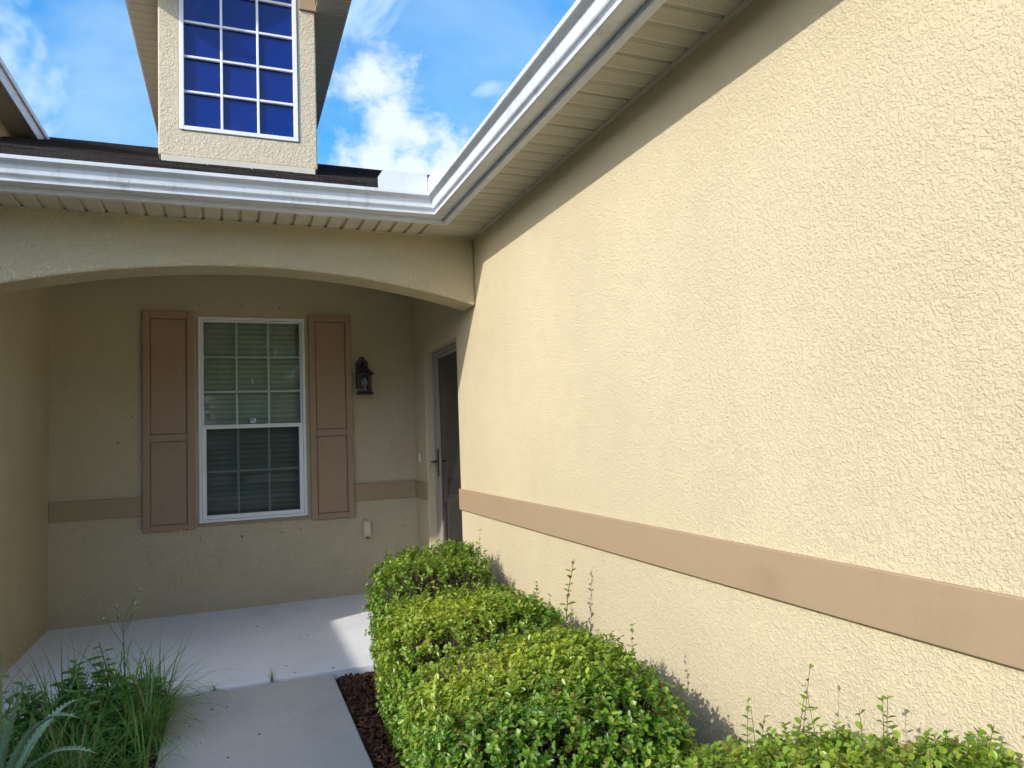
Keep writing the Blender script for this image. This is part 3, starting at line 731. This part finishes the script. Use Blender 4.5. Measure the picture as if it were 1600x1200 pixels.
def shrub(cx, cy, hx, hy, top, seed, lab, nsh, yellow=(), bare=(), strays=30, leaf=.025, dens=.86, low=0.02, taper=.12, tilt=0):
    r = np.random.default_rng(seed); root = empty('clipped_shrub', (cx, cy, GZ), label=lab, category='shrub', group='clipped shrubs in a row along the wall')
    H = top-GZ; nz = smooth_noise(seed)
    # points on a rounded box (superellipsoid) shell
    n = nsh
    u = r.normal(size=(n*3, 3)); u /= np.linalg.norm(u, axis=1, keepdims=True)
    u[:, 2] = np.where(u[:, 2] < -.75, -u[:, 2], u[:, 2])
    e = 5.0; rad = (np.abs(u)**e).sum(1)**(-1/e)
    # weight to even out density
    area = rad**2; keep = r.uniform(0, area.max(), len(u)) < area
    u = u[keep][:n]; rad = rad[keep][:n]; n = len(u)
    Q = u*rad[:, None]
    grad = np.sign(Q)*np.abs(Q)**(e-1); sc = np.array([hx, hy, H*.53])
    Nn = grad/sc; Nn /= np.linalg.norm(Nn, axis=1, keepdims=True)
    Pt = Q*sc + np.array([0, 0, H*.47])
    zf = np.clip(Pt[:, 2]/H, 0, 1); k = 1-taper*(1-zf)
    Pt[:, 0] *= k; Pt[:, 1] *= k
    Pt += Nn*(nz(Pt+np.array([cx, cy, 0]))*.05)[:, None]
    Pt[:, 2] *= 1+tilt*np.clip(hy-Pt[:, 1], 0, 2*hy)
    depth = np.minimum(r.exponential(.042, n), .16)
    Pt -= Nn*depth[:, None]
    Pt[:, 2] = np.maximum(Pt[:, 2], low+.03*r.random(n))
    dirn = Nn*.8 + np.array([0, 0, .55]) + r.normal(size=(n, 3))*.42
    dirn /= np.linalg.norm(dirn, axis=1, keepdims=True)
    slen = r.uniform(.035, .075, n)
    # bare patches: fewer leaves there
    bareness = np.zeros(n)
    for (bx, by, bz, br) in bare:
        d = np.linalg.norm((Pt+np.array([cx, cy, GZ])-np.array([bx, by, bz]))/np.array(br), axis=1); bareness = np.maximum(bareness, np.clip(1.25-d, 0, 1))
    ytint = np.zeros(n)
    for (bx, by, bz, br, amt) in yellow:
        d = np.linalg.norm((Pt+np.array([cx, cy, GZ])-np.array([bx, by, bz])), axis=1)/br; ytint = np.maximum(ytint, amt*np.clip(1.2-d, 0, 1))
    # stray shoots
    if strays:
        idx = r.choice(np.where((Nn[:, 2] > -.1) & (depth < .05))[0], strays); slen[idx] *= r.uniform(1.6, 3.4, strays); Pt[idx] += Nn[idx]*depth[idx][:, None]
        dirn[idx] = dirn[idx]*.5+np.array([0.05, 0, .8]); dirn[idx] /= np.linalg.norm(dirn[idx], axis=1, keepdims=True)
    tips = Pt+dirn*slen[:, None]
    PB = []; DD = []; NN = []; LN = []; WD = []; TT = []
    for kf in range(7):
        f = (kf+.6)/7
        for side in (0, 1):
            m_ = r.random(n) < (.93-.9*bareness)*dens
            if not m_.any(): continue
            az = kf*2.4+side*math.pi+r.uniform(-.5, .5, n)
            ref = np.where(np.abs(dirn[:, 2:3]) < .9, np.array([[0, 0, 1.]]), np.array([[1., 0, 0]]))
            X = np.cross(dirn, ref); X /= np.linalg.norm(X, axis=1, keepdims=True); Y = np.cross(dirn, X)
            rd = X*np.cos(az)[:, None]+Y*np.sin(az)[:, None]
            D = dirn*r.uniform(.25, .8, n)[:, None]+rd
            nm = dirn*1.0 - rd*.4 + r.normal(size=(n, 3))*.4
            PB.append((Pt+dirn*(slen*f)[:, None])[m_]); DD.append(D[m_]); NN.append(nm[m_])
            l = leaf*r.uniform(.55, 1.3, n)*(1-.25*f); LN.append(l[m_]); WD.append((l*r.uniform(.5, .68, n))[m_])
            y = np.clip(ytint*r.uniform(.2, 1.3, n) + (r.random(n) < .035)*r.uniform(.4, .9, n) + (f > .75)*r.uniform(0, .22, n), 0, .95)
            red = np.clip((r.random(n) < .035)*.8*(f > .6), 0, 1)
            TT.append(np.stack([y, red, 0*y], 1)[m_])
    V, F = leaf_arrays(np.concatenate(PB), np.concatenate(DD), np.concatenate(NN), np.concatenate(LN), np.concatenate(WD), .18, .12)
    link('foliage', np_mesh('foliage', V, F, np.repeat(np.concatenate(TT), 6, 0)), M['leaf'], root, kind='stuff')
    # twigs: each shoot plus a branchlet leading back inside
    inner = Pt*np.array([.55, .55, .6]) + r.normal(size=Pt.shape)*.03; inner[:, 2] = np.maximum(inner[:, 2], .03)
    mid = Pt - Nn*.07 - np.array([0, 0, .02]) + r.normal(size=Pt.shape)*.02
    A = np.concatenate([Pt, mid, inner[::4]]); Bq = np.concatenate([tips, Pt, mid[::4]])
    V, F = sticks(A, Bq, np.concatenate([np.full(n, .0012), np.full(n, .0018), np.full(len(inner[::4]), .004)]), np.concatenate([np.full(n, .0007), np.full(n, .0012), np.full(len(inner[::4]), .002)]))
    link('twigs', np_mesh('twigs', V, F), M['twig'], root, kind='stuff')
    st = MB()
    for q in range(6):
        a = q*1.05+r.uniform(-.3, .3); st.tube([(.03*math.cos(a), .03*math.sin(a), -.02), (.10*math.cos(a), .10*math.sin(a), .16), (hx*.55*math.cos(a), hy*.55*math.sin(a), H*.6)], [.014, .011, .006], 6)
    st.obj('trunk', M['twig'], root, smooth=True)
    return root
shrub(-.47, 4.22, .34, .31, .615, 5, 'farthest clipped shrub, bare brown twigs across its front, nearest the storm door', 2600,
      bare=[(-.58, 3.92, .47, (.36, .15, .16)), (-.3, 3.94, .47, (.30, .15, .15))], yellow=[(-.5, 4.1, .58, .35, .25)], strays=14)
shrub(-.54, 3.31, .405, .37, .535, 6, 'second clipped shrub from the door, yellowish flat top', 3900,
      yellow=[(-.72, 3.25, .52, .36, .9), (-.45, 3.35, .52, .30, .5)], bare=[(-.60, 2.95, .42, (.25, .08, .12))], strays=10)
shrub(-.66, 2.26, .375, .44, .535, 7, 'large clipped shrub in the middle foreground with a bare yellow patch on top', 5800,
      yellow=[(-.80, 2.34, .52, .26, 1.1), (-.58, 2.3, .53, .30, .6)], bare=[(-.82, 2.44, .52, (.17, .13, .08))], strays=14)
shrub(-.36, 1.18, .37, .56, .42, 8, 'nearest clipped shrub at the bottom right with upright stray shoots', 5400,
      yellow=[(-.4, 1.2, .5, .5, .35)], strays=80, tilt=.45)

# --- tall leafy sucker on the second shrub's right side and shoots: part of the hedge strays
def sprig(root_xyz, h, lean, seed, lab, cat='shoot', mat='leaf', ll=.03, n=11, name='leafy_shoot'):
    r = random.Random(seed); t = empty(name, root_xyz, label=lab, category=cat)
    pts = [Vector((lean[0]*a*a, lean[1]*a*a, h*a)) for a in (0, .3, .6, .85, 1)]
    MB().tube(pts, [.003, .0025, .002, .0015, .001], 5).obj('stem', M['newtwig'], t)
    P = []; D = []; Nn = []; LN = []; WD = []
    for k in range(n):
        a = .25+.75*k/n; i = min(int(a*4), 3); p0 = pts[0].lerp(pts[-1], a); p0 = Vector((lean[0]*a*a, lean[1]*a*a, h*a))
        for s_ in (0, 1):
            az = k*1.3+s_*math.pi+r.uniform(-.3, .3); P.append(p0); D.append((math.cos(az), math.sin(az), r.uniform(.3, .8))); Nn.append((-.3*math.cos(az), -.3*math.sin(az), 1)); l = ll*r.uniform(.7, 1.15)*(1.1-.5*a); LN.append(l); WD.append(l*.55)
    V, F = leaf_arrays(P, D, Nn, LN, WD); link('leaves', np_mesh('leaves', V, F, np.zeros((len(V), 3))), M[mat], t, kind='stuff'); return t
sprig((-.17, 3.02, .42), .36, (.05, -.02), 1, 'tall pale leafy shoot rising behind the second shrub against the wall', ll=.045, n=9)

# --- mulch
def mulch(name, regions, seed, lab):
    r = np.random.default_rng(seed); Vs = []; Fs = []; o_ = 0
    bx = np.array([[x, y, z] for z in (-1, 1) for y in (-1, 1) for x in (-1, 1)])*.5
    fq = np.array([(0, 2, 3, 1), (4, 5, 7, 6), (0, 1, 5, 4), (2, 6, 7, 3), (0, 4, 6, 2), (1, 3, 7, 5)])
    for (x0, x1, y0, y1, n) in regions:
        L_ = r.uniform(.018, .075, n); Wd = r.uniform(.005, .018, n); T = r.uniform(.002, .007, n)
        az = r.uniform(0, 6.28, n); ti = r.normal(0, .35, n); ro = r.normal(0, .4, n)
        c = np.stack([r.uniform(x0, x1, n), r.uniform(y0, y1, n), GZ+.004+r.uniform(0, .03, n)], 1)
        ex = np.stack([np.cos(az)*np.cos(ti), np.sin(az)*np.cos(ti), np.sin(ti)], 1)
        up_ = np.stack([np.sin(ro)*np.sin(az), -np.sin(ro)*np.cos(az), np.cos(ro)], 1); ey = np.cross(up_, ex); ey /= np.linalg.norm(ey, axis=1, keepdims=True); ez = np.cross(ex, ey)
        jit = 1+r.uniform(-.35, .35, (n, 8, 3))
        B_ = bx[None]*jit
        V = c[:, None]+ex[:, None]*(B_[..., 0:1]*L_[:, None, None])+ey[:, None]*(B_[..., 1:2]*Wd[:, None, None])+ez[:, None]*(B_[..., 2:3]*T[:, None, None])
        F = (np.arange(n)[:, None, None]*8+fq[None]).reshape(-1, 4)+o_; Vs.append(V.reshape(-1, 3)); Fs.append(F); o_ += n*8
    link(name, np_mesh(name, np.concatenate(Vs), np.concatenate(Fs)), M['chip'], label=lab, category='mulch', kind='stuff')
mulch('bark_mulch', [(-1.032, -.62, 1.6, 4.45, 7000), (-.62, -.02, .8, 4.45, 3000)], 21, 'reddish brown bark mulch between walkway and shrubs')
mulch('bark_mulch', [(-2.9, -1.915, 3.2, 4.45, 3500)], 22, 'dark bark mulch under the weeds left of the walkway')

# --- grass and weeds left of the walk
def blades(roots, heights, widths, az, bend, segs=5):
    Vs = []; n = len(roots); roots = np.asarray(roots); dirx = np.stack([np.cos(az), np.sin(az), 0*az], 1); side = np.stack([-np.sin(az), np.cos(az), 0*az], 1)
    th = np.linspace(0, 1, segs+1)
    pos = roots.copy(); ang = np.full(n, 1.45)-bend*.12; out = []
    for k, t in enumerate(th):
        w = widths*(1-t**1.6)*.5+.0002
        out.append(np.stack([pos-side*w[:, None], pos+side*w[:, None]], 1))
        step = heights/segs; pos = pos+dirx*(np.cos(ang)*step)[:, None]+np.array([0, 0, 1.])*(np.sin(ang)*step)[:, None]; ang = ang-bend/segs
    V = np.stack(out, 1).reshape(-1, 3); b = np.arange(n)[:, None]*(2*(segs+1))
    F = np.concatenate([b+np.array([[2*k, 2*k+1, 2*k+3, 2*k+2]]) for k in range(segs)], 1).reshape(-1, 4)
    return V, F
r = np.random.default_rng(4)
n = 1700
tuf = np.stack([r.uniform(-2.88, -1.93, 60), r.uniform(3.3, 4.42, 60)], 1)
tuf = np.concatenate([tuf, np.stack([r.uniform(-2.3, -1.92, 26), r.uniform(3.5, 4.42, 26)], 1)])
ti = r.integers(0, len(tuf), n); xy = tuf[ti]+r.normal(size=(n, 2))*.03
xy[:, 0] = np.minimum(xy[:, 0], -1.915); xy[:, 1] = np.minimum(xy[:, 1], 4.44)
hgt = r.uniform(.16, .62, n)*np.where(xy[:, 1] > 3.9, 1.0, .8)
V, F = blades(np.stack([xy[:, 0], xy[:, 1], np.full(n, GZ)], 1), hgt, r.uniform(.004, .010, n), r.uniform(0, 6.28, n), r.uniform(.3, 2.8, n))
link('grass', np_mesh('grass', V, F), M['grass'], label='long thin grass blades overgrowing the bed left of the walkway', category='grass', kind='stuff')

def broadleaf(x, y, h, seed, lab, nl=15, ll=.13, grp='broad-leaved weeds left of the walkway'):
    r_ = random.Random(seed); t = empty('broadleaf_weed', (x, y, GZ), label=lab, category='weed', group=grp)
    ns = r_.randint(2, 4); P = []; D = []; Nn = []; LN = []; WD = []; st = MB()
    for s_ in range(ns):
        lx, ly = r_.uniform(-.10, .10), r_.uniform(-.10, .10); hh = h*r_.uniform(.6, 1)
        st.tube([(0, 0, 0), (lx*.3, ly*.3, hh*.5), (lx, ly, hh)], [.005, .004, .002], 5)
        for k in range(nl):
            a = .15+.85*k/nl; az = k*2.4+r_.uniform(-.4, .4); P.append((lx*a*a, ly*a*a, hh*a)); D.append((math.cos(az), math.sin(az), r_.uniform(-.1, .7))); Nn.append((-.4*math.cos(az), -.4*math.sin(az), 1)); l = ll*r_.uniform(.6, 1.1)*(1.15-.6*a); LN.append(l); WD.append(l*r_.uniform(.34, .6))
    st.obj('stem', M['stem'], t, smooth=True)
    V, F = leaf_arrays(P, D, Nn, LN, WD, .15, .3); link('leaves', np_mesh('leaves', V, F), M['weed'], t, kind='stuff')
for i, (x, y, h, lab) in enumerate([
    (-2.52, 4.25, .34, 'leafy weed at the foot of the left porch wall'),
    (-2.33, 4.30, .30, 'dark leafy weed second from the left porch wall'),
    (-2.15, 4.28, .46, 'tall leafy weed just below the seed heads'),
    (-2.02, 4.12, .30, 'leafy weed beside the walkway corner at the porch'),
    (-2.40, 3.95, .32, 'leafy weed behind the agave leaves'),
    (-2.20, 3.92, .30, 'leafy weed in the middle of the overgrown bed'),
    (-2.62, 4.05, .36, 'leafy weed at the far left edge of the picture'),
    (-2.06, 3.78, .22, 'low leafy weed near the walkway edge'),
    (-2.00, 4.34, .26, 'leafy weed overhanging the slab edge nearest the walkway'),
    (-2.62, 3.75, .34, 'leafy weed at the picture edge just above the agave'),
    (-2.10, 4.02, .34, 'leafy weed in front of the seed heads'),
    (-2.40, 4.34, .46, 'tall leafy weed standing against the porch slab left of the seed heads'),
    (-2.74, 4.28, .40, 'tall dark weed against the shaded left porch wall'),
    (-2.27, 4.10, .42, 'bushy dark weed between agave and porch slab'),
    (-2.48, 3.75, .30, 'leafy weed right behind the tallest agave leaf')]):
    broadleaf(x, y, h, 40+i, lab)
def seedweed():
    t = empty('seeding_weed', (-2.12, 4.25, GZ), label='spindly weed with pale seed heads rising above the others', category='weed')
    st = MB(); sd = MB(); r_ = random.Random(9)
    st.tube([(0, 0, 0), (.01, 0, .3), (.0, .0, .55)], [.004, .003, .002], 5)
    for k in range(9):
        a = r_.uniform(.40, .58); az = r_.uniform(0, 6.28); ln = r_.uniform(.08, .19); p0 = Vector((.005, 0, a)); p1 = p0+Vector((math.cos(az)*ln*.5, math.sin(az)*ln*.4, ln)); st.tube([p0, p0.lerp(p1, .5)+Vector((.01*math.cos(az), 0, 0)), p1], [.0015, .0012, .001], 4)
        for q in range(2):
            pp = p1+Vector((r_.uniform(-.012, .012), r_.uniform(-.01, .01), r_.uniform(-.03, .0)))
            sd.lathe(pp, [(.001, -.006), (.0045, 0), (.005, .007), (.003, .015), (.001, .018)], 6)
    st.obj('stem', M['stem'], t); sd.obj('seed_heads', M['seed'], t, smooth=True, kind='stuff')
seedweed()
# ground cover (little round leaves) beside the walk edge
n = 900; r = np.random.default_rng(77)
P = np.stack([r.uniform(-2.25, -1.93, n), r.uniform(3.3, 4.40, n), GZ+r.uniform(.01, .10, n)], 1); az = r.uniform(0, 6.28, n)
D = np.stack([np.cos(az), np.sin(az), r.uniform(-.2, .6, n)], 1); Nn = np.stack([r.normal(0, .3, n), r.normal(0, .3, n), np.ones(n)], 1); l = r.uniform(.012, .03, n)
V, F = leaf_arrays(P, D, Nn, l, l*.8); link('ground_cover', np_mesh('ground_cover', V, F), M['cover'], label='low olive ground cover along the left walkway edge', category='ground cover', kind='stuff')
def tuft(x, y, k, n_, seed, lab):
    r_ = np.random.default_rng(seed); V, F = blades(np.stack([r_.normal(0, .006, n_), r_.normal(0, .004, n_), np.zeros(n_)], 1), r_.uniform(.5, 1, n_)*k, r_.uniform(.003, .005, n_), r_.uniform(0, 6.28, n_), r_.uniform(.7, 1.5, n_))
    link('grass_tuft', np_mesh('grass_tuft', V, F), M['grass'], None, (x, y, -.011), label=lab, category='grass tuft', group='grass tufts in the joint before the porch')
tuft(-1.385, 4.4525, .13, 14, 1, 'larger grass tuft in the joint between walkway and porch')
tuft(-1.69, 4.4525, .08, 8, 2, 'smaller grass tuft in the joint between walkway and porch')

# --- agave
def agave():
    base = Vector((-2.43, 3.36, GZ+.06)); t = empty('agave', base, label='blue-green toothed agave in the bottom left corner', category='agave')
    def leaf(tip, mid, w, name='leaf'):
        tip = Vector(tip)-base; mid = Vector(mid)-base; n_ = 22; L_ = []; 
        for k in range(n_+1):
            a = k/n_; L_.append(mid*(2*a*(1-a))*1.0 + tip*a*a)
        v = []; f = []; tv = []; tf = []
        for k, p in enumerate(L_):
            a = k/n_; d = (L_[min(k+1, n_)]-L_[max(k-1, 0)]).normalized(); s_ = d.cross(Vector((0, 0, 1)))
            s_ = s_.normalized() if s_.length > .05 else Vector((1, 0, 0)); nn = s_.cross(d)
            ww = w*(.75+.5*a*(1-a)*2)*(1-a**2.6)+.001
            v += [p-s_*ww+nn*ww*.30, p-s_*ww*.5+nn*ww*.02, p-nn*ww*.06, p+s_*ww*.5+nn*ww*.02, p+s_*ww+nn*ww*.30]
            # underside
            v += [p-s_*ww*.5-nn*ww*.28, p-nn*ww*.42, p+s_*ww*.5-nn*ww*.28]
            if 0 < k < n_-1:
                for sg_ in (-1, 1):
                    e = p+s_*sg_*ww*.985+nn*ww*.29; q = len(tv)
                    tv += [e-d*.006, e+d*.006, e+s_*sg_*.0085+d*.007+nn*.002, e-nn*.002]; tf += [(q, q+1, q+2), (q, q+2, q+3), (q+1, q+3, q+2)]
        for k in range(n_):
            a_, b_ = k*8, k*8+8
            for i, j in ((0, 1), (1, 2), (2, 3), (3, 4), (4, 7), (7, 6), (6, 5), (5, 0)): f.append((a_+i, a_+j, b_+j, b_+i))
        o = link(name, mesh(name, v, f, True), M['agave'], t); link('tooth', mesh('tooth', tv, tf), M['agave_tooth'], o, kind='stuff')
    for tip, mid, w in AGAVE: leaf(tip, mid, w)
AGAVE = [((-2.30, 3.20, .52), (-2.42, 3.30, .26), .019), ((-2.13, 3.20, .35), (-2.33, 3.28, .44), .021), ((-2.06, 3.14, .23), (-2.27, 3.20, .33), .023),
         ((-2.385, 3.22, .63), (-2.44, 3.33, .33), .024), ((-2.75, 3.4, .5), (-2.58, 3.37, .42), .024), ((-2.80, 3.1, .3), (-2.6, 3.2, .3), .024), ((-2.45, 2.95, .22), (-2.44, 3.12, .3), .024),
         ((-2.55, 3.72, .45), (-2.5, 3.5, .36), .024), ((-2.2, 3.62, .30), (-2.32, 3.5, .32), .022)]
agave()

# --- specks of debris on the slab and walk
r = np.random.default_rng(15); n = 46
V = []; F = []
mb = MB()
for k in range(n):
    x, y = r.uniform(-2.5, -.95), r.uniform(3.0, 6.4)
    if y < 4.46 and not (-1.88 < x < -1.07): continue
    z = 0.0 if y > 4.46 else -.012; s_ = r.uniform(.003, .008); a = r.uniform(0, 3)
    if y < 4.47 and y > 4.44: continue
    mb.box(x-s_*math.cos(a)-.002, x+s_*math.cos(a)+.002, y-s_*.5-.001, y+s_*.5, z+.0005, z+.003)
mb.obj('debris', M['stain'], kind='stuff', label='dark specks of leaf litter on porch slab and walkway', category='litter')

# ------------------------------------------------------------------ trees across the street behind the viewer (seen in the window glass)
def tree(x, y, h, seed, lab):
    r_ = np.random.default_rng(seed); t = empty('oak_tree', (x, y, -.13), label=lab, category='tree', group='trees across the street')
    tr = MB(); tr.tube([(0, 0, 0), (.1, 0, h*.2), (0, .1, h*.42)], [.28, .2, .14], 9)
    cl = []
    for k in range(13):
        a = k*.7+r_.uniform(-.2, .2); e = Vector((math.cos(a)*h*r_.uniform(.12, .42), math.sin(a)*h*r_.uniform(.12, .36), h*r_.uniform(.22, .92))); tr.tube([(0, .05, h*.2), Vector((0, .05, h*.2)).lerp(e, .5)+Vector((0, 0, .2)), e], [.1, .06, .02], 6); cl.append(e)
    tr.obj('trunk', M['bark'], t, smooth=True)
    C = []
    for e in cl:
        for q in range(4): C.append(np.array(e)+r_.normal(size=3)*h*np.array([.10, .10, .07]))
    C = np.array(C); n_ = 14000; i = r_.integers(0, len(C), n_); P = C[i]+r_.normal(size=(n_, 3))*h*.052
    D = r_.normal(size=(n_, 3)); Nn = r_.normal(size=(n_, 3))+np.array([0, 0, 1.2]); l = r_.uniform(.14, .28, n_)
    V, F = leaf_arrays(P, D, Nn, l, l*.6); link('crown', np_mesh('crown', V, F), M['tree'], t, kind='stuff')
tree(-6.5, -15.2, 6.2, 1, 'broad oak reflected in the porch window, leftmost across the street')
tree(-1.4, -15.2, 7.0, 2, 'tall oak across the street directly behind the viewer')
tree(4.2, -15.2, 6.4, 3, 'oak across the street to the right of the viewer')
